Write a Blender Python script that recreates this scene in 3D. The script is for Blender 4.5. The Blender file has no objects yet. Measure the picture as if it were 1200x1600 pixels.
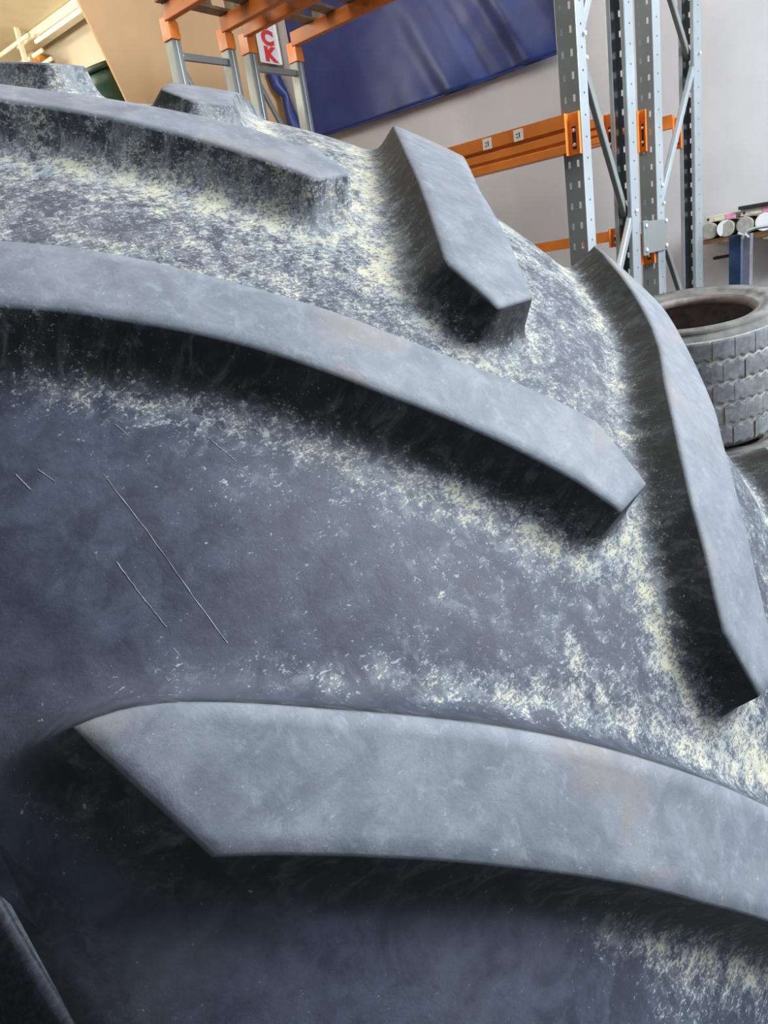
import bpy, bmesh, math, random
import numpy as np
from mathutils import Matrix, Vector, noise
random.seed(7); RNG = np.random.default_rng(7)
S = bpy.context.scene; COL = S.collection; PI = math.pi

# ------------------------------------------------------------------ camera
CAM = Vector((-0.45515, -0.88556, 1.53957))
RIGHT = Vector((0.60574, -0.78098, -0.15216)); DOWN = Vector((-0.34071, -0.08177, -0.93661)); FWD = Vector((0.71903, 0.61918, -0.31562))
cd = bpy.data.cameras.new('camera'); co = bpy.data.objects.new('camera', cd); COL.objects.link(co)
cd.sensor_fit = 'VERTICAL'; cd.sensor_height = 32.0; cd.sensor_width = 24.0; cd.lens = 1089.1/1600*32.0
cd.clip_start = 0.02; cd.clip_end = 100
co.matrix_world = Matrix(((RIGHT.x, -DOWN.x, -FWD.x, CAM.x), (RIGHT.y, -DOWN.y, -FWD.y, CAM.y), (RIGHT.z, -DOWN.z, -FWD.z, CAM.z), (0, 0, 0, 1)))
S.camera = co
# ------------------------------------------------------------------ world and light
W = bpy.data.worlds.new('world'); S.world = W; W.use_nodes = True
W.node_tree.nodes['Background'].inputs[0].default_value = (0.72, 0.84, 1.0, 1)
W.node_tree.nodes['Background'].inputs[1].default_value = 0.30
def area(name, loc, target, size, power, col):
    l = bpy.data.lights.new(name, 'AREA'); l.shape = 'RECTANGLE'; l.size, l.size_y = size; l.energy = power; l.color = col
    o = bpy.data.objects.new(name, l); COL.objects.link(o); o.location = loc
    o.rotation_euler = (Vector(target)-Vector(loc)).to_track_quat('-Z', 'Y').to_euler(); return o
area('door_daylight', (3.1, -4.1, 4.3), (0.3, 0.2, 1.2), (2.4, 2.4), 640, (0.86, 0.93, 1.0))
area('right_wall_fill', (3.9, -5.5, 2.2), (5.5, 0.6, 2.2), (1.4, 2.6), 130, (0.90, 0.95, 1.0))  # added fill that brightens the right wall, no source in view
area('roof_light', (1.6, 0.4, 5.6), (1.3, 0.9, 0), (2.5, 5.0), 95, (1.0, 0.97, 0.92))
area('far_bay_lamp', (1.6, 3.2, 5.2), (3.8, 4.7, 3.0), (1.6, 1.0), 45, (1.0, 0.86, 0.66))
area('bay_fill', (1.0, 7.0, 4.6), (5.2, 8.0, 4.4), (2.5, 1.6), 330, (1.0, 0.93, 0.78))  # added warm fill to brighten the next bay, no source in view
S.view_settings.view_transform = 'Standard'; S.view_settings.look = 'None'; S.view_settings.gamma = 1.0
S.view_settings.use_curve_mapping = False; S.view_settings.exposure = 0.08

# ------------------------------------------------------------------ helpers
def tag(o, label=None, cat=None, group=None, kind=None):
    if label: o['label'] = label
    if cat: o['category'] = cat
    if group: o['group'] = group
    if kind: o['kind'] = kind
    return o
def empty(name, loc, label, cat, group=None, rz=0):
    o = bpy.data.objects.new(name, None); COL.objects.link(o); o.location = loc; o.rotation_euler.z = rz
    o.empty_display_size = .1
    return tag(o, label, cat, group)
def link(name, me, mat, parent=None, smooth=False):
    o = bpy.data.objects.new(name, me); COL.objects.link(o)
    if mat and not me.materials: me.materials.append(mat)
    if smooth:
        for p in me.polygons: p.use_smooth = True
    if parent is not None:
        o.parent = parent; o.matrix_parent_inverse = Matrix.Translation(-Vector(parent.location)) if parent.type == 'EMPTY' and parent.rotation_euler.z == 0 and parent.parent is None else Matrix()
        if parent.type != 'EMPTY': o.matrix_parent_inverse = Matrix()
    return o
def bm_link(name, bm, mat, parent=None, smooth=False):
    me = bpy.data.meshes.new(name); bm.normal_update(); bm.to_mesh(me); bm.free()
    return link(name, me, mat, parent, smooth)
def box(bm, lo, hi, bev=0.0, mtx=None):
    r = bmesh.ops.create_cube(bm, size=1.0); vs = r['verts']
    c = [(a+b)/2 for a, b in zip(lo, hi)]; s = [abs(b-a) for a, b in zip(lo, hi)]
    for v in vs: v.co = Vector((v.co.x*s[0]+c[0], v.co.y*s[1]+c[1], v.co.z*s[2]+c[2]))
    if bev:
        es = list({e for v in vs for e in v.link_edges})
        rr = bmesh.ops.bevel(bm, geom=es, offset=min(bev, min(s)*.45), segments=2, affect='EDGES', profile=.5)
        vs = list({v for f in rr['faces'] for v in f.verts} | {v for v in vs if v.is_valid})
    if mtx is not None:
        for v in vs: v.co = mtx @ v.co
    return vs
def bar(bm, a, b, w, d, bev=0.003, roll=Vector((0, 1, 0))):
    a, b = Vector(a), Vector(b); z = (b-a).normalized(); y = (roll-roll.dot(z)*z).normalized(); x = y.cross(z)
    m = Matrix(((x.x, y.x, z.x, a.x), (x.y, y.y, z.y, a.y), (x.z, y.z, z.z, a.z), (0, 0, 0, 1)))
    return box(bm, (-w/2, -d/2, 0), (w/2, d/2, (b-a).length), bev, m)
def tube(bm, pts, r, n=12, caps=True):
    pts = [Vector(p) for p in pts]; rings = []
    up = Vector((0, 0, 1))
    for i, p in enumerate(pts):
        t = (pts[min(i+1, len(pts)-1)]-pts[max(i-1, 0)]).normalized()
        u = t.cross(up) if abs(t.dot(up)) < .95 else t.cross(Vector((1, 0, 0))); u.normalize(); v = t.cross(u)
        rr = r[i] if isinstance(r, (list, tuple)) else r
        rings.append([bm.verts.new(p+rr*(math.cos(2*PI*k/n)*u+math.sin(2*PI*k/n)*v)) for k in range(n)])
    for a, b in zip(rings, rings[1:]):
        for k in range(n): bm.faces.new((a[k], a[(k+1) % n], b[(k+1) % n], b[k]))
    if caps: bm.faces.new(rings[0][::-1]); bm.faces.new(rings[-1])
    bmesh.ops.recalc_face_normals(bm, faces=bm.faces)
def prism(bm, pts, d):          # planar polygon (3-D points) pushed along vector d
    a = [bm.verts.new(p) for p in pts]; b = [bm.verts.new(Vector(p)+Vector(d)) for p in pts]; n = len(a)
    bm.faces.new(a); bm.faces.new(b[::-1])
    for i in range(n): bm.faces.new((a[i], b[i], b[(i+1) % n], a[(i+1) % n]))
    bmesh.ops.recalc_face_normals(bm, faces=bm.faces)

class NT:                        # tiny node-graph writer
    def __init__(s, name):
        s.m = bpy.data.materials.new(name); s.m.use_nodes = True; s.t = s.m.node_tree
        s.b = s.t.nodes['Principled BSDF']
    def n(s, ty, **kw):
        x = s.t.nodes.new(ty)
        for k, v in kw.items():
            if k.startswith('i_'):
                k = k[2:]; k = int(k) if k.isdigit() else k.replace('_', ' ')
                if isinstance(v, bpy.types.NodeSocket): s.t.links.new(v, x.inputs[k])
                else: x.inputs[k].default_value = v
            else: setattr(x, k, v)
        return x
    def noise(s, vec, scale, detail=4, rough=.55, dist=0.0):
        x = s.n('ShaderNodeTexNoise', i_Scale=scale, i_Detail=detail, i_Roughness=rough, i_Distortion=dist)
        if vec is not None: s.t.links.new(vec, x.inputs['Vector'])
        return x.outputs['Fac']
    def mp(s, v, a, b, c=0.0, d=1.0, smooth=True):
        x = s.n('ShaderNodeMapRange', interpolation_type='SMOOTHSTEP' if smooth else 'LINEAR', i_0=v, i_1=a, i_2=b, i_3=c, i_4=d); return x.outputs[0]
    def ma(s, op, a, b=0.0, c=0.0, clamp=False):
        x = s.n('ShaderNodeMath', operation=op, use_clamp=clamp, i_0=a, i_1=b, i_2=c); return x.outputs[0]
    def mix(s, f, a, b):
        x = s.t.nodes.new('ShaderNodeMix'); x.data_type = 'RGBA'
        for k, v in ((0, f), (6, a), (7, b)):
            if isinstance(v, bpy.types.NodeSocket): s.t.links.new(v, x.inputs[k])
            else: x.inputs[k].default_value = v if k == 0 else (*v, 1) if len(v) == 3 else v
        return x.outputs[2]
    def map(s, v, sc, rot=(0, 0, 0)):
        x = s.n('ShaderNodeMapping', i_Vector=v, i_Scale=sc, i_Rotation=rot); return x.outputs[0]
    def set(s, k, v):
        if isinstance(v, bpy.types.NodeSocket): s.t.links.new(v, s.b.inputs[k])
        else: s.b.inputs[k].default_value = (*v, 1) if isinstance(v, tuple) and len(v) == 3 else v
    def bump(s, h, strength, dist):
        x = s.n('ShaderNodeBump', i_Strength=strength, i_Distance=dist, i_Height=h); s.t.links.new(x.outputs[0], s.b.inputs['Normal'])
def obj_co(g): return g.n('ShaderNodeTexCoord').outputs['Object']
def plain(name, col, rough=.5, metal=0.0, var=.15, scale=12, bump=.0):
    g = NT(name); c = obj_co(g); n = g.noise(c, scale, 5)
    g.set('Base Color', g.mix(g.mp(n, .3, .7), tuple(x*(1-var) for x in col), tuple(min(1, x*(1+var)) for x in col)))
    g.set('Roughness', g.mp(n, .3, .7, max(.05, rough-.08), min(1, rough+.08))); g.set('Metallic', metal)
    if bump: g.bump(g.noise(c, scale*8, 4), bump, .002)
    return g.m

# ------------------------------------------------------------------ materials
def rubber():
    g = NT('worn_tyre_rubber')
    tv = g.n('ShaderNodeAttribute', attribute_name='tuv').outputs['Vector']
    at = g.n('ShaderNodeAttribute', attribute_name='wear')
    sp = g.n('ShaderNodeSeparateColor', i_Color=at.outputs['Color']); top, flank, dust_lit = sp.outputs
    big = g.noise(tv, 9, 3, .5); mid = g.noise(tv, 42, 7, .68, .4); sml = g.noise(tv, 120, 5, .65, .5)
    fine = g.noise(tv, 700, 5, .72, .5); streak = g.noise(g.map(tv, (1.0, .30, 1), (0, 0, .75)), 520, 5, .7, .8); sml2 = g.noise(tv, 210, 6, .7, .5)
    vert = g.noise(g.map(tv, (1, 1, .30)), 85, 6, .7, .8)
    base = g.mix(g.mp(mid, .36, .66), (.024, .030, .046), (.054, .066, .096))
    base = g.mix(g.mp(big, .45, .65, 0, .35), base, (.075, .078, .095))
    base = g.mix(g.mp(g.noise(tv, 24, 6, .7), .50, .72, 0, .45), base, (.085, .10, .135))
    tp = g.mix(g.mp(mid, .33, .7), (.125, .142, .170), (.20, .218, .248))
    tp = g.mix(g.mp(g.noise(tv, 11, 5, .6), .52, .66, 0, .75), tp, (.205, .187, .175))
    tp = g.mix(g.mp(sml, .54, .70, 0, .55), tp, (.25, .275, .31))
    tp = g.mix(g.mp(g.noise(g.map(tv, (1, .25, 1), (0, 0, .5)), 22, 6, .65, .5), .56, .70, 0, .5), tp, (.088, .10, .125))
    tp = g.mix(g.mp(streak, .60, .74, 0, .35), tp, (.33, .35, .38))
    fl = g.mix(g.mp(mid, .35, .65), (.010, .011, .012), (.028, .029, .030))
    fl = g.mix(g.mp(vert, .48, .70, 0, .62), fl, (.12, .13, .14))
    fl = g.mix(g.mp(g.ma('MULTIPLY', vert, g.ma('ADD', g.ma('MULTIPLY', dust_lit, .7), .55)), .52, .78, 0, .75), fl, (.34, .34, .30))
    fl = g.mix(g.mp(dust_lit, .35, 1.1, 0, .75), fl, g.mix(g.mp(vert, .4, .62), (.05, .058, .07), (.15, .165, .19)))  # also lightens the upper flanks: light falling on them is painted in here
    c = g.mix(flank, g.mix(top, base, tp), fl)
    # dry dust and caked soil: a fine broken speckle whose density follows the painted dust map
    film = g.ma('MULTIPLY', g.mp(g.ma('ADD', g.ma('MULTIPLY', sml, .6), g.ma('MULTIPLY', mid, .4)), g.ma('SUBTRACT', .60, g.ma('MULTIPLY', dust_lit, .17)), g.ma('SUBTRACT', .72, g.ma('MULTIPLY', dust_lit, .17))), g.mp(dust_lit, 0, .8, .12, .52))
    c = g.mix(film, c, (.20, .222, .24))
    sum_ = g.ma('ADD', g.ma('MULTIPLY', fine, .30), g.ma('ADD', g.ma('MULTIPLY', g.ma('ADD', g.ma('MULTIPLY', sml2, .6), g.ma('MULTIPLY', mid, .4)), .38), g.ma('MULTIPLY', streak, .32)))
    thr = g.ma('SUBTRACT', .590, g.ma('MULTIPLY', dust_lit, .090))
    msk = g.mp(g.ma('SUBTRACT', sum_, thr), -.006, .030, 0, 1)
    dcol = g.mix(g.mp(g.ma('ADD', mid, g.ma('MULTIPLY', dust_lit, .20)), .62, .86), (.32, .355, .38), (.54, .51, .38))
    c = g.mix(g.ma('MULTIPLY', msk, g.mp(sml, .3, .6, .55, .95)), c, dcol)
    g.set('Base Color', c); g.set('Roughness', g.ma('ADD', .60, g.ma('MULTIPLY', msk, .3)))
    g.set('Specular IOR Level', .38)
    h = g.ma('ADD', g.ma('MULTIPLY', fine, .12), g.ma('ADD', g.ma('MULTIPLY', msk, .30), g.ma('ADD', g.ma('MULTIPLY', sml2, .22), g.ma('MULTIPLY', mid, .5))))
    g.bump(h, .42, .002)
    return g.m
M_RUB = rubber()
M_CREAMSCR = plain('pale_scratch', (.30, .31, .30), .8, 0, .5, 90)
def truck_rubber():
    g = NT('grey_truck_rubber'); c = obj_co(g)
    n = g.noise(c, 22, 6, .65, .5); f = g.noise(g.map(c, (1, 1, .25)), 160, 6, .7)
    col = g.mix(g.mp(n, .35, .68), (.11, .12, .128), (.20, .21, .215)); col = g.mix(g.mp(f, .55, .75, 0, .6), col, (.28, .28, .27))
    g.set('Base Color', col); g.set('Roughness', .75); g.bump(f, .4, .002); return g.m
M_TRUCK = truck_rubber()
M_TRUCKG = plain('dusty_truck_groove', (.34, .335, .31), .9, 0, .3, 40)
M_SIDE = plain('dusty_truck_sidewall', (.125, .12, .112), .8, 0, .35, 14, .3)
M_BEAD = plain('rusty_brown_bead', (.24, .20, .18), .8, 0, .3, 20)
M_GALV = plain('galvanised_steel', (.225, .245, .24), .5, .35, .06, 3)
M_GALVLIT = plain('lit_galvanised_steel', (.42, .475, .50), .36, .55, .05, 3)  # lighter copy of the steel: daylight on the flanges put into the colour
M_ORANGE = plain('orange_powder_coat', (.72, .20, .025), .45, 0, .10, 6)
M_ORSHADE = plain('shaded_orange_coat', (.50, .135, .012), .5, 0, .12, 6)  # darker copy of the orange coat: shade on the raised beams painted in
M_DARK = plain('dark_slot', (.02, .02, .02), .7)
M_BOLT = plain('bright_zinc_bolt', (.85, .86, .85), .25, .7, .05)
M_STICK = plain('white_paper_sticker', (.78, .76, .70), .7, 0, .06, 60)
M_WOOD = plain('pallet_wood', (.22, .165, .12), .8, 0, .35, 9, .3)
M_SHELF = plain('varnished_shelf_board', (.50, .27, .13), .6, 0, .25, 12)
M_WHITE = plain('white_plastic', (.85, .86, .86), .4, 0, .04)
M_CREAM = plain('cream_card', (.62, .58, .47), .8, 0, .12, 30)
M_ROLL = plain('kraft_roll_end', (.36, .34, .29), .8, 0, .18, 30)
M_PINK = plain('pink_print', (.75, .30, .45), .6, 0, .15, 30)
M_YEL = plain('pale_yellow_print', (.72, .66, .40), .6, 0, .15, 40)
M_BLUEP = plain('navy_painted_steel', (.018, .040, .095), .45, .1, .2, 14)
M_NAVY = plain('navy_plastic', (.01, .016, .035), .6, 0, .2, 14)
M_GREEN = plain('dark_green_paint', (.012, .045, .028), .45, .0, .2, 8)
M_PIPE = plain('cream_painted_pipe', (.80, .74, .58), .4, 0, .08, 10)
M_OHOOK = plain('orange_hose_rubber', (.62, .28, .05), .6, 0, .2, 20)
M_RED = plain('red_letter_paint', (.60, .03, .03), .6, 0, .12, 30)
M_BOARD = plain('white_sign_board', (.62, .62, .66), .6, 0, .08, 10)
def wallmat(name, col, line=0.0):
    g = NT(name); c = obj_co(g); n = g.noise(c, 1.3, 6, .6); f = g.noise(c, 60, 4)
    cc = g.mix(g.mp(n, .3, .72), tuple(x*.92 for x in col), tuple(x*1.05 for x in col))
    g.set('Base Color', cc); g.set('Roughness', .85); g.bump(g.ma('ADD', f, 0), .12, .003); return g.m
M_WALL = wallmat('painted_sheet_wall', (.62, .61, .625)); M_BEIGE = wallmat('ochre_plaster', (.56, .365, .20)); M_CEIL = wallmat('pale_ceiling', (.7, .68, .62))
M_CREAMW = wallmat('cream_plaster', (.74, .64, .46)); M_STONE = wallmat('pale_beige_plaster', (.60, .54, .43))
def floormat():
    g = NT('concrete_floor'); c = obj_co(g); n = g.noise(c, 2.2, 8, .65); g.set('Base Color', g.mix(g.mp(n, .3, .7), (.10, .10, .105), (.2, .2, .2))); g.set('Roughness', .7); g.bump(g.noise(c, 50, 4), .2, .002); return g.m
def tarpmat():
    g = NT('blue_tarpaulin'); c = obj_co(g); n = g.noise(c, 6, 5); g.set('Base Color', g.mix(g.mp(n, .3, .7), (.013, .032, .15), (.020, .046, .20)))
    g.set('Roughness', .42); g.bump(g.noise(c, 420, 2), .12, .001); return g.m
M_FLOOR = floormat(); M_TARP = tarpmat()

# ------------------------------------------------------------------ the setting
def quadwall(name, lo, hi, mat, panels=None):
    bm = bmesh.new(); box(bm, lo, hi); return tag(bm_link(name, bm, mat), kind='structure')
quadwall('floor', (-3.2, -7, -.15), (9.0, 12, 0), M_FLOOR)
wall = quadwall('wall_right', (5.5, -7, 0), (5.65, 4.7, 5.9), M_WALL)
bm = bmesh.new()                                 # far wall: its free edge leans over the opening to the next bay
prism(bm, [(3.37, 4.7, 4.04), (3.391, 4.7, 3.928), (3.497, 4.7, 3.626), (3.63, 4.7, 3.21), (4.25, 4.7, 1.2), (4.62, 4.7, 0), (5.65, 4.7, 0), (5.65, 4.7, 5.9), (2.75, 4.7, 5.9)], (0, .02, 0))
tag(bm_link('wall_far', bm, M_BEIGE), kind='structure')
quadwall('wall_left', (-3.35, -7, 0), (-3.2, 12, 5.9), wallmat('dark_sheet_wall', (.12, .12, .13)))
quadwall('ceiling', (-3.35, -3.4, 5.9), (5.65, 4.84, 6.0), M_CEIL)
# next bay behind the far wall
quadwall('wall_back', (-3.3, 10.5, 0), (9, 10.65, 5.9), M_STONE)
quadwall('wall_bay', (5.62, 4.84, 0), (5.74, 10.5, 5.154), M_STONE)
quadwall('ceiling_bay', (-3.2, 4.84, 5.154), (5.74, 10.5, 5.25), M_CREAMW)

# ------------------------------------------------------------------ tractor tyre
R = .9
T2W = np.array([[-0.06567738, -0.03501345, 0.99722642], [-0.81605164, -0.57323873, -0.07387209], [0.57423532, -0.81863998, 0.00907603]])
A2, A4, C2, C4, H = .24668, 1.19728, .16531, 2.61852, .03424
PITCH, TH0, DEL = .314159, -.38771, .15787
def r_top(z): return 1-A2*z*z-A4*z**4
def r_base(z): return 1-H-C2*z*z-C4*z**4
def to_world(th, r, z):
    p = np.stack([r*np.cos(th), -r*np.sin(th), z], -1)*R
    w = p @ T2W.T; w[..., 2] += R; return w
def Lc(s): return 1.39412*s-1.17953*s*s+.32002*s**3
def Tc(s): return .10396+1.14042*s-.60025*s*s-.2026*s**3
def interp_dev(knots, f):
    ks = np.array(sorted(knots)); x = ks[:, 0]; d = ks[:, 1]-f(x)
    def g(s):
        s = np.asarray(s, float)
        return f(s)+np.interp(s, np.concatenate(([x[0]-.1], x, [x[-1]+.08])), np.concatenate(([0], d, [0])))
    return g
LUGL = {('l', 1): [(.286, .3111), (.262, .2931), (.24, .2735), (.216, .2535), (.19, .229), (.167, .204), (.142, .176), (.114, .1465), (.085, .1135), (.053, .0755)],
        ('l', 0): [(.334, .3461), (.322, .3372), (.281, .3037), (.234, .2624), (.203, .2336), (.167, .1982), (.141, .1697), (.097, .1226)],
        ('l', 2): [(.25, .266), (.182, .205), (.163, .188), (.136, .163), (.089, .114), (.056, .074)],
        ('r', 1): [(.08, .089), (.112, .1346), (.152, .186), (.272, .2946)],
        ('r', 0): [(.189, .2149), (.162, .1962), (.146, .1818), (.124, .1592), (.099, .132)]}
LUGT = {('l', 2): [(.005, .083), (.019, .108), (.033, .133), (.068, .163), (.105, .190), (.149, .222), (.173, .244), (.25, .315)],
        ('l', 1): [(.265, .3544), (.24, .3365), (.215, .3155), (.195, .2967), (.165, .2677), (.125, .230), (.101, .2045), (.075, .1778), (.045, .1496), (.019, .1253)],
        ('l', 0): [(.352, .4189), (.335, .4132), (.319, .4041), (.295, .3859), (.274, .3686), (.251, .3506), (.226, .3305), (.199, .308), (.169, .2813), (.121, .2352), (.088, .2017), (.054, .1639)],
        ('r', 0): [(.285, .405), (.262, .374), (.244, .350), (.21, .312), (.179, .2861), (.137, .2577), (.087, .2121), (.051, .1745), (.024, .1369), (-.002, .1033)],
        ('r', 1): [(.352, .425), (.25, .385), (.194, .3329), (.113, .2445), (.048, .1638), (-.003, .0964)]}
NOSE = {('l', 1): ((.031, .0435), (-.0101, .0473), (-.004, .100)), ('l', 2): ((.0375, .0488), (-.002, .0533), (-.001, .10)),
        ('r', 1): ((.0509, .0496), (.0037, .0484), (-.003, .0964)), ('r', 0): ((.040, .046), (-.0012, .0511), (-.003, .098))}
HOFF = {('r', 2): .011, ('l', 3): .004}
SHIFT = {('l', 3): .0815, ('r', 2): .040, ('r', 3): .085, ('r', -1): -.034, ('r', 1): .002, ('l', 1): .0021, ('l', 2): .0043}
for _k in range(4, 12): SHIFT[('l', _k)] = SHIFT[('r', _k)] = .085*(1-(_k-3)/9)
ENDS = {('r', 0): (.345, .360), ('r', -1): (.395, .41)}
NA, NB = 72, 8
def resample(pts, n, w=None):
    pts = np.asarray(pts, float); d = np.r_[0, np.cumsum(np.hypot(*np.diff(pts, axis=0).T))]
    t = np.linspace(0, d[-1], n); return np.stack([np.interp(t, d, pts[:, 0]), np.interp(t, d, pts[:, 1])], 1)
def lug_patch(side, k):
    fl = interp_dev(LUGL[(side, k)], Lc) if (side, k) in LUGL else Lc
    Tb = (lambda s: Tc(s)+.0796*s) if side == 'r' else Tc
    ft = interp_dev(LUGT[(side, k)], Tb) if (side, k) in LUGT else Tb
    nl, nt, nb = NOSE.get((side, k), ((.0355, .046), (-.0035, .0498), (-.0033, .0985)))
    send, tend = ENDS.get((side, k), (.334, .352))
    sl = np.linspace(nl[0]+.02, send, 40); L = np.concatenate(([nl], np.stack([sl, fl(sl)], 1)))
    stt = np.linspace(nb[0]+.015, tend, 40); T = np.concatenate(([nt], [nb], np.stack([stt, ft(stt)], 1)))
    L = resample(L, NA); T = resample(T, NA)
    b = np.linspace(0, 1, NB)[None, :, None]
    g = L[:, None]*(1-b)+T[:, None]*b          # (NA, NB, (s, tl))
    return g, TH0+k*PITCH+SHIFT.get((side, k), 0)+(DEL if side == 'r' else 0)
def loop_of(g):
    return np.concatenate([g[:, 0], g[-1, 1:], g[-2::-1, -1], g[0, -2:0:-1]])
LUGS = []
for k in range(20):
    kk = k if k < 12 else k-20
    for side in 'lr': LUGS.append((side, kk)+lug_patch(side, kk))
def lug_uv(side, th0, P):                        # (s, tl) -> (theta, z)
    return np.stack([th0+P[..., 1], (-P[..., 0] if side == 'l' else P[..., 0])], -1)
OUT = [(lug_uv(sd, t0, loop_of(g)), sd, kk) for sd, kk, g, t0 in LUGS]
def dist_loop(P, loop):                          # P (n,2); loop (m,2) closed -> distance, inside
    a = loop; b = np.roll(loop, -1, 0); ab = b-a
    d2 = np.full(len(P), 9.); ins = np.zeros(len(P), bool)
    for i in range(len(a)):
        ap = P-a[i]; t = np.clip((ap @ ab[i])/(ab[i] @ ab[i]+1e-12), 0, 1); q = ap-t[:, None]*ab[i]
        d2 = np.minimum(d2, (q*q).sum(1))
        c = (a[i, 1] > P[:, 1]) != (b[i, 1] > P[:, 1])
        with np.errstate(divide='ignore', invalid='ignore'):
            xx = (b[i, 0]-a[i, 0])*(P[:, 1]-a[i, 1])/(b[i, 1]-a[i, 1]+1e-15)+a[i, 0]
        ins ^= c & (P[:, 0] < xx)
    return np.sqrt(d2), ins
def sm(x, a, b): t = np.clip((x-a)/(b-a), 0, 1); return t*t*(3-2*t)
BLOBS = [(-.088, -.104, .008, .9), (-.10, -.118, .006, .8), (-.075, -.098, .006, .8), (-.115, -.10, .007, .7), (-.215, -.012, .018, .8), (-.235, .0, .018, .8), (-.20, -.03, .016, .6), (-.245, .012, .016, .8)]
def dust_at(th, z, dl):                          # painted soil: settles in the fillets and along the middle of the tread
    th = np.asarray(th); z = np.asarray(z)
    d = .56+.48*np.exp(-((dl-.022)/.018)**2)+.15*np.exp(-dl/.05)
    lft = sm(-z, .20, .30)*(1-sm(th, .24, .36)); near = np.exp(-((dl-.018)/.012)**2)
    d = d*(1-lft)+lft*(.03+.45*near*(1-.55*sm(-z, .31, .37)))
    d = d*(1-.45*np.exp(-((th-.03)/.10)**2-((z+.21)/.055)**2))
    d = d+.30*sm(th, .12, .24)*(1-.4*lft)+.16*np.exp(-((z+.0)/.07)**2)+.12*sm(z, .03, .12)
    under = (th < TH0+Lc(np.clip(-z, 0, .35))+.01); d = d*(1-.93*under*sm(-z, .14, .23)*(z < 0))
    for bt, bz, br, ba in BLOBS: d = d+ba*.7*np.exp(-((th-bt)**2+(z-bz)**2)/br**2)
    return np.clip(d, 0, 1.35)
def wear_attr(me, top, flank, dust_lit, tuv):
    a = me.color_attributes.new('wear', 'FLOAT_COLOR', 'POINT'); n = len(me.vertices)
    c = np.zeros((n, 4), np.float32); c[:, 0] = top; c[:, 1] = flank; c[:, 2] = dust_lit; c[:, 3] = 1; a.data.foreach_set('color', c.ravel())
    b = me.attributes.new('tuv', 'FLOAT_VECTOR', 'POINT'); b.data.foreach_set('vector', np.ascontiguousarray(tuv, np.float32).ravel())
def mesh_from(name, V, F):
    me = bpy.data.meshes.new(name); V = np.asarray(V, np.float32); F = np.asarray(F, np.int32)
    me.vertices.add(len(V)); me.vertices.foreach_set('co', V.ravel()); me.loops.add(F.size); me.loops.foreach_set('vertex_index', F.ravel())
    me.polygons.add(len(F)); me.polygons.foreach_set('loop_start', np.arange(0, F.size, 4, dtype=np.int32)); me.polygons.foreach_set('loop_total', np.full(len(F), 4, np.int32))
    me.update(calc_edges=True); me.validate(); return me
tyre = empty('tractor_tyre', (0, 0, 0), 'huge worn black tractor tyre standing upright with dusty chevron tread, filling the foreground', 'tyre')
def casing():
    ths = np.concatenate([np.arange(-.62, .95, .0036), np.arange(.95, 2*PI-.62, .02)])
    zt = np.arange(-.385, .3851, .0045)
    prof = [(float(z), float(r_base(z)), 1.0) for z in zt]
    ze, re = prof[-1][0], prof[-1][1]
    sidep = [(ze+.004, re-.010), (ze+.003, re-.028), (ze-.004, re-.055), (ze-.013, re-.095), (ze-.025, re-.15), (ze-.040, re-.21), (ze-.058, re-.27), (ze-.080, re-.315), (ze-.10, re-.345), (ze-.115, re-.36)]
    inner = [(ze-.125, re-.345), (ze-.11, re-.29), (ze-.085, re-.22), (ze-.07, re-.14), (ze-.07, re-.07), (ze-.10, re-.015), (.15, .905), (0, .925)]
    prof = [(-a, b, 0) for a, b in inner[::-1]][:-0 or None]+[(-a, b, 0.) for a, b in sidep[::-1]]+prof+[(a, b, 0.) for a, b in sidep]+[(a, b, 0) for a, b in inner[:-1]]
    P = np.array(prof); nt, npf = len(ths), len(P)
    TH, Z = np.meshgrid(ths, P[:, 0], indexing='ij'); Rr = np.broadcast_to(P[:, 1], TH.shape); tread = np.broadcast_to(P[:, 2], TH.shape) > 0
    V = to_world(TH, Rr, Z).reshape(-1, 3)
    i = np.arange(nt)[:, None]; j = np.arange(npf)[None, :]
    a = i*npf+j; b = i*npf+(j+1) % npf; c = ((i+1) % nt)*npf+(j+1) % npf; d = ((i+1) % nt)*npf+j
    F = np.stack([a, d, c, b], -1).reshape(-1, 4)
    me = mesh_from('casing', V, F)
    dl = np.full(TH.size, .2); pts = np.stack([TH.ravel(), Z.ravel()], 1); tr = tread.ravel()
    for loop, sd, kk in OUT:
        tmn, tmx = loop[:, 0].min()-.07, loop[:, 0].max()+.07
        for off in (0, 2*PI, -2*PI):
            m = tr & (pts[:, 0] > tmn+off) & (pts[:, 0] < tmx+off) & (pts[:, 1] > loop[:, 1].min()-.07) & (pts[:, 1] < loop[:, 1].max()+.07)
            if m.any():
                lp = loop[::3]+np.array([off, 0]); dd, ins = dist_loop(pts[m], lp); dl[m] = np.minimum(dl[m], np.where(ins, 0, dd))
    du = np.where(tr, dust_at(pts[:, 0], pts[:, 1], dl), .10)
    wear_attr(me, np.zeros(len(V)), np.where(tr, .45*sm(np.abs(pts[:, 1]), .355, .38), .45), du, np.stack([pts[:, 0]*R, pts[:, 1]*R, Rr.ravel()*R], 1))
    return link('casing', me, M_RUB, tyre, True)
casing()
RINGS = [(0.0, 1.0, 1.0), (.0012, .955, .85), (.0017, .935, .10), (.0035, .80, .0), (.0065, .58, .0), (.0095, .36, .0), (.0135, .185, .0), (.019, .075, .0), (.026, .022, .0), (.035, .003, .0), (.048, -.012, .0)]
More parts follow.
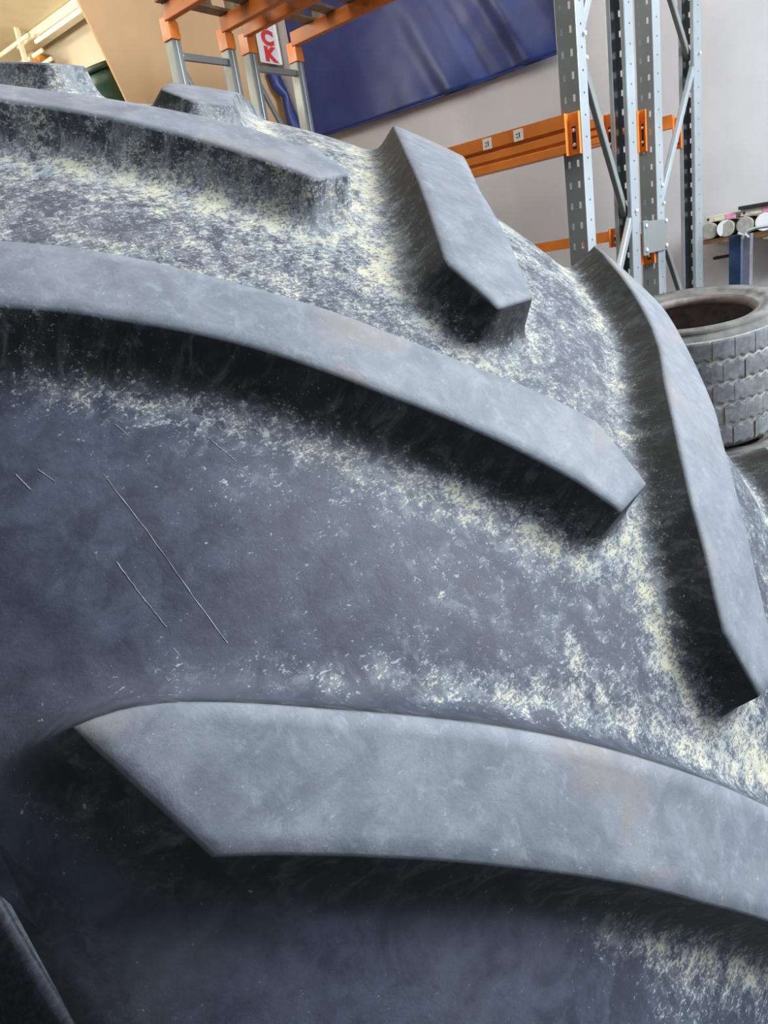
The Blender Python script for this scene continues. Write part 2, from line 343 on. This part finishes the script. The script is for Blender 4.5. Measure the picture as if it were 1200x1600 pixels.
def make_lug(sd, kk, g, t0):
    G = lug_uv(sd, t0, g); loop = lug_uv(sd, t0, loop_of(g)); n = len(loop)
    tan = np.roll(loop, -1, 0)-np.roll(loop, 1, 0); nr = np.stack([tan[:, 1], -tan[:, 0]], 1); nr /= np.linalg.norm(nr, axis=1)[:, None]
    cen = loop.mean(0)
    area2 = (loop[:, 0]*np.roll(loop[:, 1], -1)-np.roll(loop[:, 0], -1)*loop[:, 1]).sum()
    if area2 < 0: nr = -nr
    nr = (nr+np.roll(nr, 1, 0)+np.roll(nr, -1, 0)); nr /= np.linalg.norm(nr, axis=1)[:, None]
    # top
    inset = G.copy()
    th, z = inset[..., 0].ravel(), inset[..., 1].ravel()
    wav = np.array([noise.noise(Vector((a*7+kk*3, b*9, 1.7))) for a, b in zip(th, z)])
    r = r_top(z)+.0016*wav-HOFF.get((sd, kk), 0); V = [to_world(th, r, z)]
    # pull the grid border in a touch so that the worn rounded edge shows
    idx = np.arange(NA*NB).reshape(NA, NB)
    F = [np.stack([idx[:-1, :-1], idx[1:, :-1], idx[1:, 1:], idx[:-1, 1:]], -1).reshape(-1, 4)]
    bl = np.concatenate([idx[:, 0], idx[-1, 1:], idx[-2::-1, -1], idx[0, -2:0:-1]])
    top = [np.ones(NA*NB)]; fl = [np.zeros(NA*NB)]; du = [np.full(NA*NB, .22)+.10*np.exp(-(z/.05)**2)]; tuv = [np.stack([th*R, z*R, r*R], 1)]
    prev = bl; base = NA*NB; rt0 = r[bl]; acc = 0
    for i, (d, hf, tp) in enumerate(RINGS[1:]):
        p = loop+nr*d; rt = rt0+(r_top(p[:, 1])-r_top(loop[:, 1])); rb = r_base(p[:, 1])
        rr = rb+(rt-rb)*hf; V.append(to_world(p[:, 0], rr, p[:, 1]))
        ids = base+np.arange(n); F.append(np.stack([prev, np.roll(prev, -1), np.roll(ids, -1), ids], 1)); prev = ids; base += n
        top.append(np.full(n, tp)); f = np.full(n, np.clip(1-(d-.012)/.012, 0, 1)*(1-tp))
        if sd == 'l': f[NA+NB-2:NA+NB-1+NA-2] = np.clip(1-(d-.002)/.008, 0, 1)*(1-tp)
        fl.append(f)
        dd = dust_at(p[:, 0], p[:, 1], np.full(n, max(d-.002, 0)))
        w_ = np.clip((d-.004)/.020, 0, 1); cl = np.ones(n); cl[NA+NB-2:NA+NB-1+NA-4] = .25 if sd == 'r' else 1; du.append(dd*w_+(1-w_)*(.10+.62*cl*sm(p[:, 0], .14, .30)+.12*np.exp(-(p[:, 1]/.08)**2))); acc += .012  # upper flanks: real scraped dust plus the light they catch, as colour
        tuv.append(np.stack([p[:, 0]*R, p[:, 1]*R, rr*R], 1))
    V = np.concatenate(V); F = np.concatenate(F)
    me = mesh_from('tread_lug', V, F)
    bm = bmesh.new(); bm.from_mesh(me); bmesh.ops.recalc_face_normals(bm, faces=bm.faces)
    f = max(bm.faces, key=lambda q: q.calc_center_median().length); 
    cc = Vector((0, 0, R)); s = sum((q.normal.dot(q.calc_center_median()-cc)) for q in list(bm.faces)[:200])
    if s < 0: bmesh.ops.reverse_faces(bm, faces=bm.faces)
    bm.to_mesh(me); bm.free()
    sh = me.attributes.new('sharp_edge', 'BOOLEAN', 'EDGE'); ev = np.empty(len(me.edges)*2, np.int32); me.edges.foreach_get('vertices', ev); ev = ev.reshape(-1, 2)
    r1 = (ev >= NA*NB+n) & (ev < NA*NB+2*n); sh.data.foreach_set('value', r1.all(1))
    wear_attr(me, np.concatenate(top), np.concatenate(fl), np.concatenate(du), np.concatenate(tuv))
    return link('tread_lug', me, M_RUB, tyre, True)
for sd, kk, g, t0 in LUGS: make_lug(sd, kk, g, t0)

for pl in ([(.1447, -.2795), (.1037, -.2778), (.0621, -.277), (.0316, -.2755)], [(.0978, -.2963), (.0757, -.2954), (.0548, -.2936)], [(.165, -.3019), (.1538, -.2988)], [(.1685, -.3107), (.1562, -.3091)],
           [(.1389, -.226), (.1167, -.2208)], [(.0442, -.2959), (.0358, -.2947)], [(.1684, -.2605), (.1588, -.2587)]):
    P_ = np.array(pl); P_ = resample(P_, 24); P_[:, 1] += .00012*np.sin(np.arange(24)*1.7)
    bm = bmesh.new(); tube(bm, [Vector(to_world(a, r_base(b)+.0001, b)) for a, b in P_], [.00030*(.3+.7*abs(math.sin(k*1.3)))*.75 for k in range(24)], 6); bm_link('scratch', bm, M_CREAMSCR, tyre)
# ------------------------------------------------------------------ pallet racking
def post(x_web, x_open, y0, y1, z0, z1, parent, parity=0.0, lean=None):
    """perforated upright: web plate with two columns of slots, and two side flanges"""
    bm = bmesh.new(); w = y1-y0; ys = [y0, y0+w*.20, y0+w*.33, y0+w*.67, y0+w*.80, y1]; pitch = .092
    zs = [z0]; z = z0+.05
    while z < z1-.05: zs += [z, z+.030]; z += pitch
    zs.append(z1); vg = {}
    def v(i, j):
        if (i, j) not in vg: vg[(i, j)] = bm.verts.new((x_web, ys[i], zs[j]))
        return vg[(i, j)]
    for j in range(len(zs)-1):
        for i in range(5):
            if i in (1, 3) and j % 2 == 1: continue
            bm.faces.new((v(i, j), v(i+1, j), v(i+1, j+1), v(i, j+1)))
    o = bm_link('upright_web', bm, M_GALV, parent); md = o.modifiers.new('t', 'SOLIDIFY'); md.thickness = .0025; md.offset = 0
    lo, hi = min(x_web, x_open), max(x_web, x_open)
    for yy in (y0, y1):
        bm = bmesh.new(); box(bm, (lo, yy-.004, z0), (hi, yy+.004, z1), .003)
        s = 1 if yy == y1 else -1                 # return lip at the open side
        lx = (x_open-.003, x_open+.003); box(bm, (lx[0], min(yy, yy-s*.02), z0), (lx[1], max(yy, yy-s*.02), z1), .001)
        if yy == y0:
            k = z0+.3
        f = bm_link('upright_flange', bm, M_GALVLIT, parent)
        if yy == y0:
            bm = bmesh.new(); k = z0+1.0
            while k < z1-.1:
                box(bm, ((lo+hi)/2-.004, yy-.0055, k), ((lo+hi)/2+.004, yy-.0035, k+.008)); k += pitch
            tag(bm_link('bolt_hole', bm, M_DARK, f), kind='stuff')
def bolt(bm, p, r=.012): 
    bmesh.ops.create_uvsphere(bm, u_segments=10, v_segments=6, radius=r, matrix=Matrix.Translation(p) @ Matrix.Scale(.6, 4, (0, 1, 0)))
def brace(a, b, parent, w=.045, d=.03, mat=None):
    bm = bmesh.new(); bar(bm, a, b, w, d, .006); bm2 = bm
    o = bm_link('brace', bm, mat or M_GALVLIT, parent)
    for p in (a, b): bm = bmesh.new(); bolt(bm, Vector((p[0], p[1]-.03, p[2]))); bm_link('bolt', bm, M_BOLT, o)
def connector(x, s, y0, y1, z0, z1, parent, mat=None):
    """beam end plate hooked on the post face; s = -1 faces the camera side"""
    bm = bmesh.new(); box(bm, (x+s*.006, y0, z0), (x+s*.014, y1, z1), .003); box(bm, (x+s*.006, y1-.006, z0), (x+s*.05, y1, z1), .002); box(bm, (x+s*.006, y0, z0), (x+s*.03, y0+.004, z1), .002)
    o = bm_link('beam_connector', bm, M_ORANGE, parent)
    bm = bmesh.new()
    box(bm, (x+s*.012, y0+(y1-y0)*.36, z0+(z1-z0)*.14), (x+s*.0155, y0+(y1-y0)*.66, z0+(z1-z0)*.68), .002)
    bm_link('slot', bm, M_DARK, o)
    for k in (.24, .58): bm = bmesh.new(); bmesh.ops.create_uvsphere(bm, u_segments=8, v_segments=6, radius=.009, matrix=Matrix.Translation((x+s*.016, y0+(y1-y0)*.5, z0+(z1-z0)*k))); bm_link('hook_pin', bm, M_BOLT, o)
def beam(x, s, ya, yb, z0, z1, parent, mat=None, step=True, stickers=()):
    bm = bmesh.new(); h = z1-z0
    pr = [(0, z0), (.045, z0), (.045, z1-h*.42), (.050, z1-h*.42), (.050, z1), (0, z1)] if step else [(0, z0), (.05, z0), (.05, z1), (0, z1)]
    if step: pr = [(0, z0), (.052, z0), (.052, z0+h*.20), (.044, z0+h*.23), (.044, z0+h*.30), (.052, z0+h*.33), (.052, z0+h*.52), (.040, z0+h*.56), (.040, z0+h*.62), (.054, z0+h*.65), (.054, z1), (0, z1)]
    prism(bm, [(x+s*a, ya, b) for a, b in pr], (0, yb-ya, 0)); o = bm_link('load_beam', bm, mat or M_ORANGE, parent)
    for yy in stickers:
        b2 = bmesh.new(); box(b2, (x+s*.0545, yy-.025, z1-.058), (x+s*.056, yy+.025, z1-.008)); st = bm_link('price_sticker', b2, M_STICK, o)
        b3 = bmesh.new(); box(b3, (x+s*.0562, yy-.009, z1-.045), (x+s*.0566, yy-.004, z1-.022)); box(b3, (x+s*.0562, yy+.002, z1-.045), (x+s*.0566, yy+.010, z1-.040)); box(b3, (x+s*.0562, yy+.002, z1-.030), (x+s*.0566, yy+.010, z1-.025))
        for v in b3.verts: pass
        tag(bm_link('sticker_print', b3, M_DARK, parent), kind='stuff')
Y0, Y1 = .554, .645
rackA = empty('pallet_rack', (3.4, .6, 0), 'nearer galvanised pallet rack with stepped orange beams, two white stickers on the lower one', 'rack')
rackB = empty('pallet_rack', (4.6, .6, 0), 'galvanised pallet rack with orange beams standing against the grey wall, behind the nearer rack', 'rack')
post(3.045, 3.145, Y0, Y1, 0, 4.3, rackA)
post(3.79, 3.67, Y0, Y1, 0, 4.3, rackA)
post(4.10, 4.23, Y0, Y1, 0, 4.3, rackB)
post(5.06, 4.90, Y0, Y1, 0, 4.3, rackB)
yb = .60
for p, a, b, d in ((rackA, (3.20, 2.36), (3.70, 1.66), 0), (rackA, (3.72, 1.67), (3.16, .98), -.03), (rackA, (3.12, 2.44), (3.70, 3.25), -.03), (rackB, (4.40, 2.98), (4.94, 2.57), 0), (rackB, (5.0, 2.58), (4.20, 1.70), -.03), (rackB, (4.25, 1.60), (4.95, .86), 0)):
    brace((a[0], yb+d, a[1]), (b[0], yb+d, b[1]), p, .045, .03, M_GALVLIT if d else M_GALV)
connector(3.045, -1, .552, .615, 1.942, 2.122, rackA); beam(3.045, -1, .610, 3.36, 1.955, 2.118, rackA, stickers=(.847, 1.02))
connector(3.70, -1, .625, .69, 1.98, 2.175, rackA); beam(3.70, -1, .69, 3.40, 2.045, 2.165, rackA)
connector(3.70, -1, .625, .68, 1.50, 1.60, rackA); beam(3.70, -1, .68, 3.40, 1.532, 1.588, rackA, step=False)
connector(4.10, -1, .595, .64, 1.99, 2.21, rackB); beam(4.10, -1, .64, 3.40, 2.08, 2.20, rackB)
connector(4.10, -1, .565, .64, 1.37, 1.55, rackB)
connector(4.90, -1, .63, .68, 2.04, 2.23, rackB); beam(4.90, -1, .68, 3.40, 2.17, 2.25, rackB, step=False)
# row spacer plate between the two racks
bm = bmesh.new(); box(bm, (3.85, .530, 1.435), (4.20, .540, 1.610), .004); box(bm, (3.80, .532, 1.425), (3.885, .55, 1.615), .006)
sp = bm_link('row_spacer', bm, M_GALV, rackB)
for p in ((3.83, .528, 1.585), (3.83, .528, 1.455), (4.18, .525, 1.60), (4.18, .525, 1.46), (4.19, .545, 1.80)): bm = bmesh.new(); bolt(bm, p, .014); bm_link('bolt', bm, M_BOLT, sp)
# far frames with the raised beams
YF = 3.45
for rk, xs in ((rackA, (3.145, 3.64)), (rackB, (3.85, 4.36))):
    for i, x in enumerate(xs):
        w = .072; bm = bmesh.new()
        box(bm, (x, YF-.04, 0), (x+.010, YF+.04, 3.40), .003); box(bm, (x, YF-.045, 0), (x+w, YF-.038, 3.40), .003); box(bm, (x, YF+.038, 0), (x+w, YF+.045, 3.40), .003)
        bm_link('upright_post', bm, M_GALV, rk)
        bm = bmesh.new(); box(bm, (x+.026, YF-.053, 0), (x+.042, YF-.045, 3.26), .003); bm_link('centre_rib', bm, M_GALVLIT, rk)
        bm = bmesh.new(); box(bm, (x-.002, YF-.062, 3.262), (x+w-.002, YF-.046, 3.365), .004); box(bm, (x-.010, YF-.060, 3.262), (x-.002, YF+.035, 3.40), .004); bm_link('beam_connector', bm, M_ORANGE, rk)
        bm = bmesh.new(); box(bm, (x-.018, .70, 3.365), (x+.032, YF-.03, 3.465), .006); bm_link('load_beam', bm, M_ORSHADE, rk)
    for (za, zb) in ((3.18, 3.19),): 
        brace((xs[0]+.08, YF, za), (xs[1]+.02, YF, zb), rk, .045, .03, M_GALV)
    brace((xs[0]+.08, YF+.02, 3.13), (xs[1]+.03, YF+.02, 2.35), rk, .035, .03, M_GALV)

# pallets lying on the raised beams
def pallet(x0, x1, y0, y1, z, label):
    t = empty('pallet', ((x0+x1)/2, (y0+y1)/2, z), label, 'pallet', 'wooden pallets on the raised beams')
    n = 6
    for lay, zz in ((0, z), (1, z+.115)):
        for i in range(n):
            yy = y0+(y1-y0-.10)*i/(n-1); bm = bmesh.new(); box(bm, (x0, yy, zz), (x1, yy+.10, zz+.02), .002); bm_link('board', bm, M_WOOD, t)
    for i in range(3):
        for j in range(3):
            bm = bmesh.new(); xx = x0+(x1-x0-.1)*i/2; yy = y0+(y1-y0-.1)*j/2; box(bm, (xx, yy, z+.02), (xx+.1, yy+.1, z+.115), .003); bm_link('block', bm, M_WOOD, t)
pallet(3.08, 3.80, 2.15, 3.42, 3.467, 'worn wooden pallet lying on the raised orange beams nearest the ochre wall edge')
pallet(3.84, 4.55, 2.05, 3.25, 3.467, 'worn wooden pallet lying on the raised orange beams beside the blue tarpaulin')

# ------------------------------------------------------------------ blue tarpaulin on the wall
def tarp():
    ny, nz = 110, 50; y0, y1, z0, z1 = 4.42, 1.66, 2.945, 4.9
    V = []; 
    for j in range(nz):
        for i in range(ny):
            a = i/(ny-1); b = j/(nz-1); y = y0+(y1-y0)*a; zb = z0+.045*math.sin(a*PI*1.1)*-.4+(.05 if a < .03 else 0); z = zb+(z1-zb)*b
            q = (y-1.6)*1.1-(z-2.9)*.85
            e = math.exp(-((y-2.25)/.62)**2); q2 = (y-1.5)*1.0-(z-2.9)*.55; f = .036*e*math.sin(q2*11+1.2*math.sin(q2*4.3))+.009*e*math.sin(q2*25+1.3)+.022*noise.noise(Vector((y*1.3+z*.8, z*1.1, 0)))+.010*noise.noise(Vector((y*4+z*2, z*4, 3)))
            V.append((5.42+f, y, z))
    F = [(j*ny+i, j*ny+i+1, (j+1)*ny+i+1, (j+1)*ny+i) for j in range(nz-1) for i in range(ny-1)]
    t = empty('tarpaulin', (5.42, 3.0, 2.9), 'large creased blue tarpaulin hanging high on the grey wall', 'tarpaulin')
    me = mesh_from('sheet', V, F); o = link('sheet', me, M_TARP, t, True); md = o.modifiers.new('t', 'SOLIDIFY'); md.thickness = .003
    bm = bmesh.new(); tube(bm, [(5.42+.0, y0+(y1-y0)*k/30, z0+.002-.018*math.sin(k/30*PI*1.1)) for k in range(31)], .008, 8); bm_link('hem', bm, M_TARP, t, True)
    bm = bmesh.new(); tube(bm, [(5.36, 4.64, 3.66), (5.35, 4.63, 3.60), (5.37, 4.61, 3.50), (5.41, 4.575, 3.40), (5.42, 4.565, 3.28), (5.42, 4.54, 3.16), (5.42, 4.50, 3.0), (5.42, 4.46, 2.9)], [.04, .07, .065, .04, .05, .065, .07, .03], 14); bm_link('gathered_corner', bm, M_TARP, t, True)
tarp()
# vertical white sign with stacked red letters by the corner
sg = empty('sign_board', (5.37, 4.60, 3.68), 'white board with stacked red letters in the corner behind the rear rack', 'sign')
bm = bmesh.new(); box(bm, (5.19, 4.60, 3.68), (5.44, 4.615, 4.55), .003); bm_link('board', bm, M_BOARD, sg)
bm = bmesh.new(); box(bm, (5.44, 4.585, 3.68), (5.47, 4.62, 4.55), .004); bm_link('edge_strip', bm, M_WHITE, sg)
for ch, z in (('K', 3.705), ('C', 3.845), ('I', 3.985)):
    cu = bpy.data.curves.new('letter', 'FONT'); cu.body = ch; cu.size = .165; cu.extrude = .002; cu.offset = .010; cu.align_x = 'CENTER'
    o = bpy.data.objects.new('tmp', cu); COL.objects.link(o); dg = bpy.context.evaluated_depsgraph_get(); me = bpy.data.meshes.new_from_object(o.evaluated_get(dg)); bpy.data.objects.remove(o)
    me.transform(Matrix.Translation((5.325, 4.597, z)) @ Matrix.Rotation(PI/2, 4, 'X') @ Matrix.Scale(1.35, 4, (1, 0, 0))); me.materials.clear(); l = link('letter', me, M_RED, sg)

# ------------------------------------------------------------------ stack tyre (truck tyre lying flat)
def truck_tyre(C, n, Rt, Rb, wd, label, name='truck_tyre', blocks=True):
    n = Vector(n).normalized(); x = Vector((1, 0, 0)); x = (x-x.dot(n)*n).normalized(); y = n.cross(x)
    def P(a, r, h): return C+r*(math.cos(a)*x+math.sin(a)*y)+h*n
    t = empty(name, C-n*wd, label, 'tyre')
    prof = [(Rb, -.045), (Rb+.012, -.012), (Rb+.03, -.006), (Rb+.032, -.012), (Rb+.05, .004), (Rb+.085, .012), (Rb+.088, .006), (Rb+.12, .006), (Rt-.045, -.008), (Rt-.04, -.014), (Rt-.010, -.032), (Rt-.006, -.05), (Rt-.006, -wd+.04), (Rt-.05, -wd), (Rb+.05, -wd-.01), (Rb, -wd+.04), (Rb+.04, -wd+.06), (Rt-.05, -wd+.09), (Rt-.04, -.10), (Rb+.04, -.06)]
    N = 96; V = [P(2*PI*i/N, r, h) for i in range(N) for r, h in prof]; m = len(prof)
    F = [(i*m+j, ((i+1) % N)*m+j, ((i+1) % N)*m+(j+1) % m, i*m+(j+1) % m) for i in range(N) for j in range(m)]
    me = mesh_from('carcass', [tuple(v) for v in V], F); me.materials.append(M_SIDE); me.materials.append(M_TRUCKG); me.materials.append(M_BEAD)
    mi = [1 if prof[j][0] >= Rt-.012 and j in (10, 11) else 2 if j >= 14 or j == 0 else 0 for i in range(N) for j in range(m)]
    me.polygons.foreach_set('material_index', mi); link('carcass', me, None, t, True)
    if blocks:
        nb = 28; rows = 5; rh = (wd-.06)/rows
        for r_ in range(rows):
            for k in range(nb):
                a0 = 2*PI*(k+.5*(r_ % 2)+RNG.uniform(-.08, .08))/nb; a1 = a0+2*PI/nb*.94; h0 = -.035-r_*rh; h1 = h0-rh+.013; bm = bmesh.new(); st = 5; rings = []
                for s_ in range(st):
                    a = a0+(a1-a0)*s_/(st-1); zz = .006*(1 if s_ % 2 else -1)
                    top = h0+(zz if r_ else 0.); bot = h1+zz
                    rings.append([bm.verts.new(P(a, rr, hh)) for rr, hh in ((Rt-.02, top), (Rt-.002, top-.002), (Rt, top-.010), (Rt, bot+.010), (Rt-.002, bot+.002), (Rt-.02, bot))])
                for A, B in zip(rings, rings[1:]):
                    for q in range(5): bm.faces.new((A[q], B[q], B[q+1], A[q+1]))
                bm.faces.new(rings[0]); bm.faces.new(rings[-1][::-1]); bmesh.ops.recalc_face_normals(bm, faces=bm.faces)
                bm_link('tread_block', bm, M_TRUCK, t)
    return t
TC = Vector((3.10, .095, 1.177))
truck_tyre(TC, (-.168, -.03, 1), .42, .262, .56, 'old grey truck tyre lying tilted with cracked block tread, just behind the tractor tyre')
truck_tyre(Vector((3.2, .08, .545)), (0, 0, 1), .42, .262, .535, 'grey truck tyre lying flat on the floor under the cracked block-tread one')
truck_tyre(Vector((3.92, -.40, 1.11)), (0, 0, 1), .42, .262, .53, 'second raised grey truck tyre lying flat at the right edge, behind the cracked one', blocks=False)
truck_tyre(Vector((3.92, -.40, .545)), (0, 0, 1), .42, .262, .535, 'lower grey truck tyre on the floor carrying the one at the right edge', blocks=False)

# ------------------------------------------------------------------ wall shelf on the right and what is on it
sh = empty('wall_shelf', (5.35, .1, 1.40), 'brown wooden wall shelf on pale brackets, right of the racks', 'shelf')
bm = bmesh.new(); box(bm, (5.20, -.85, 1.405), (5.5, .585, 1.44), .004); bm_link('shelf_board', bm, M_SHELF, sh)
for y in (.19, -.5):
    bm = bmesh.new(); box(bm, (5.46, y-.018, 1.12), (5.5, y+.018, 1.405), .004); box(bm, (5.22, y-.012, 1.385), (5.48, y+.012, 1.403), .003); b_ = bm_link('bracket', bm, M_PIPE, sh)
    bm = bmesh.new()
    for k in range(4): box(bm, (5.456, y-.004, 1.15+.06*k), (5.462, y+.004, 1.165+.06*k))
    tag(bm_link('bracket_hole', bm, M_DARK, b_), kind='stuff')
rolls = [(.535, .055, M_ROLL, 'brown paper roll, leftmost on the wall shelf'), (.425, .055, None, 'brown paper roll half covered by a white sheet, second from left on the wall shelf'), (.305, .055, M_ROLL, 'brown paper roll behind the top of the blue post on the wall shelf'), (.185, .058, M_WHITE, 'white wrapped roll on the wall shelf, right of the brown ones'), (.065, .055, M_ROLL, 'brown paper roll at the right end beside the white wrapped one')]
for y, r, m, lab in rolls:
    t = empty('paper_roll', (5.33, y, 1.44), lab, 'roll')
    bm = bmesh.new(); tube(bm, [(5.16, y, 1.44+r), (5.165, y, 1.44+r), (5.48, y, 1.44+r)], [r*.94, r, r], 28); bm_link('roll', bm, m or M_ROLL, t, False)
    if m is None:
        bm = bmesh.new(); pts = [(5.150, y+r*1.02*math.sin(a), 1.44+r+r*1.02*math.cos(a)) for a in np.linspace(-.35, 2.6, 14)]+[(5.150, y+r*.35, 1.44+r*.5), (5.150, y+r*.30, 1.44+r*1.5)]
        prism(bm, pts, (.005, 0, 0)); bm_link('white_sheet', bm, M_WHITE, t)
for y, z, lab in ((.465, 1.551, 'slim printed carton with pink end lying on the left rolls'), (.235, 1.556, 'slim printed carton with pink end lying on the right rolls under a dark tray')):
    t = empty('carton', (5.28, y, z), lab, 'carton')
    bm = bmesh.new(); box(bm, (5.17, y-.10, z), (5.42, y+.10, z+.042), .003); b_ = bm_link('box', bm, M_CREAM, t)
    bm = bmesh.new(); box(bm, (5.1675, y-.10, z+.004), (5.17, y-.035, z+.038)); bm_link('pink_print', bm, M_PINK, b_)
    bm = bmesh.new(); box(bm, (5.1675, y-.03, z+.004), (5.17, y+.035, z+.02)); bm_link('yellow_print', bm, M_YEL, b_)
    bm = bmesh.new(); box(bm, (5.1675, y+.07, z+.012), (5.17, y+.082, z+.028)); bm_link('dark_mark', bm, M_DARK, b_)
t = empty('tray', (5.28, .2, 1.60), 'thin dark tray lying on the right printed carton', 'tray')
bm = bmesh.new(); box(bm, (5.15, -.05, 1.599), (5.44, .345, 1.607), .002); box(bm, (5.15, -.05, 1.607), (5.158, .345, 1.622), .002); box(bm, (5.43, -.05, 1.607), (5.44, .345, 1.622), .002); bm_link('tray_body', bm, M_DARK, t)
bp = empty('blue_post', (4.45, .17, 0), 'navy steel post with its lit side face coloured grey standing before the wall shelf', 'post')
bm = bmesh.new(); prism(bm, [(4.38, .225, 0), (4.38, .160, 0), (4.392, .150, 0), (4.42, .155, 0), (4.46, .235, 0)], (0, 0, 1.455)); bm_link('post_body', bm, M_BLUEP, bp)
bm = bmesh.new(); box(bm, (4.395, .112, 0), (4.47, .155, 1.452), .003); bm_link('lit_side_face', bm, plain('lit_side_grey', (.17, .17, .20), .5, .2), bp)  # grey stands for light on this side of the navy post
bm = bmesh.new(); tube(bm, [(4.37, .175, 1.462), (4.37, .145, 1.448), (4.375, .125, 1.468), (4.38, .085, 1.477), (4.385, -.02, 1.478)], .009, 8); tube(bm, [(4.365, .15, 1.43), (4.365, .13, 1.45), (4.365, .115, 1.43)], .010, 8); bm_link('latch_handle', bm, M_GALVLIT, bp)
bm = bmesh.new(); box(bm, (4.30, .05, 0), (4.56, .29, .02), .003); bm_link('foot_plate', bm, M_BLUEP, bp)
bm = bmesh.new(); tube(bm, [(5.50, .56, 1.298), (5.36, .55, 1.298), (5.34, .42, 1.306), (5.34, .38, 1.308)], .011, 8); tag(bm_link('wall_hook', bm, M_DARK), 'black metal rod hook on the grey wall under the brown shelf', 'hook')
bm = bmesh.new(); box(bm, (4.95, 1.0, 0), (5.4, 1.5, .74), .02); c_ = box(bm, (4.93, .98, .74), (5.42, 1.52, .80), .01); tag(bm_link('storage_bin', bm, M_BLUEP), 'low navy bin seen between the racks above the truck tyre', 'bin')
# navy slatted crate on the floor left of the tractor tyre
cr = empty('slatted_crate', (-.9, .9, 0), 'dark navy slatted crate on the floor in shadow left of the tractor tyre', 'crate')
for k in range(7):
    bm = bmesh.new(); box(bm, (-1.5, .60, .02+k*.075), (-.5, .625, .02+k*.075+.062), .004); bm_link('slat', bm, M_NAVY, cr)
    bm = bmesh.new(); box(bm, (-1.5, .625+.085*k, .525), (-.5, .625+.085*k+.07, .54), .003); bm_link('slat', bm, M_NAVY, cr)
for x in (-1.5, -.55):
    for y in (.625, 1.16): bm = bmesh.new(); box(bm, (x, y, 0), (x+.05, y+.04, .525), .003); bm_link('corner_post', bm, M_NAVY, cr)

# ------------------------------------------------------------------ the next bay: tube light, rails, hose, drum
tl = empty('tube_light', (5.27, 7.8, 5.154), 'long fluorescent tube light under the ceiling of the next bay', 'lamp')
bm = bmesh.new(); box(bm, (5.25, 6.9, 5.05), (5.50, 9.0, 5.150), .012); bm_link('fitting', bm, M_PIPE, tl)
bm = bmesh.new(); tube(bm, [(5.23, 7.26, 4.99), (5.23, 8.48, 4.99)], .022, 14)
g = NT('glowing_tube'); g.set('Base Color', (.9, .88, .8)); g.set('Emission Color', (1, .9, .62)); g.set('Emission Strength', .8); bm_link('tube', bm, g.m, tl, True)
bm = bmesh.new(); box(bm, (5.21, 7.30, 5.0), (5.27, 7.34, 5.06), .004); box(bm, (5.21, 8.40, 5.0), (5.27, 8.44, 5.06), .004); tag(bm_link('tube_holder', bm, M_PIPE, tl), kind='stuff')
for i, (x, z, ln) in enumerate(((5.08, 5.01, 'upper cream pipe running under the next bay ceiling'), (5.21, 4.86, 'middle cream pipe running under the next bay ceiling'), (5.31, 4.78, 'lower cream pipe running under the next bay ceiling'))):
    bm = bmesh.new(); tube(bm, [(x, 8.35, z), (x, 10.49, z)], .024, 12); tag(bm_link('pipe', bm, M_PIPE, None, True), ln, 'pipe', 'cream pipes in the next bay')
bm = bmesh.new(); box(bm, (5.02, 8.56, 4.61), (5.62, 8.60, 4.74), .006); box(bm, (5.05, 8.56, 4.67), (5.11, 8.60, 5.154), .006); tag(bm_link('pipe_bracket', bm, M_PIPE), 'cream steel bracket holding the pipes in the next bay', 'bracket')
bm = bmesh.new(); tube(bm, [(5.52, 9.24, 4.3), (5.50, 9.17, 4.67), (5.50, 9.08, 4.88), (5.50, 8.97, 4.98), (5.50, 8.84, 4.92), (5.50, 8.74, 4.74), (5.52, 8.69, 4.35)], .07, 12); tag(bm_link('hose_loop', bm, M_OHOOK, None, True), 'orange hose loop hanging below the pipes in the next bay', 'hose')
dr = empty('gas_tank', (3.82, 5.3, 0), 'dark green upright cylinder leaning behind the ochre wall edge', 'tank')
for nm, hs in (('tank_body', ((0.0, .20), (.04, .23), (3.56, .23), (3.66, .225))), ('tank_rim', ((3.655, .236), (3.66, .242), (3.695, .242), (3.705, .22), (3.705, .0001)))):
    bm = bmesh.new(); tube(bm, [(3.88-.30*(h-3.65), 5.3, h) for h, r in hs], [r for h, r in hs], 40); bm_link(nm, bm, M_GREEN, dr, True)
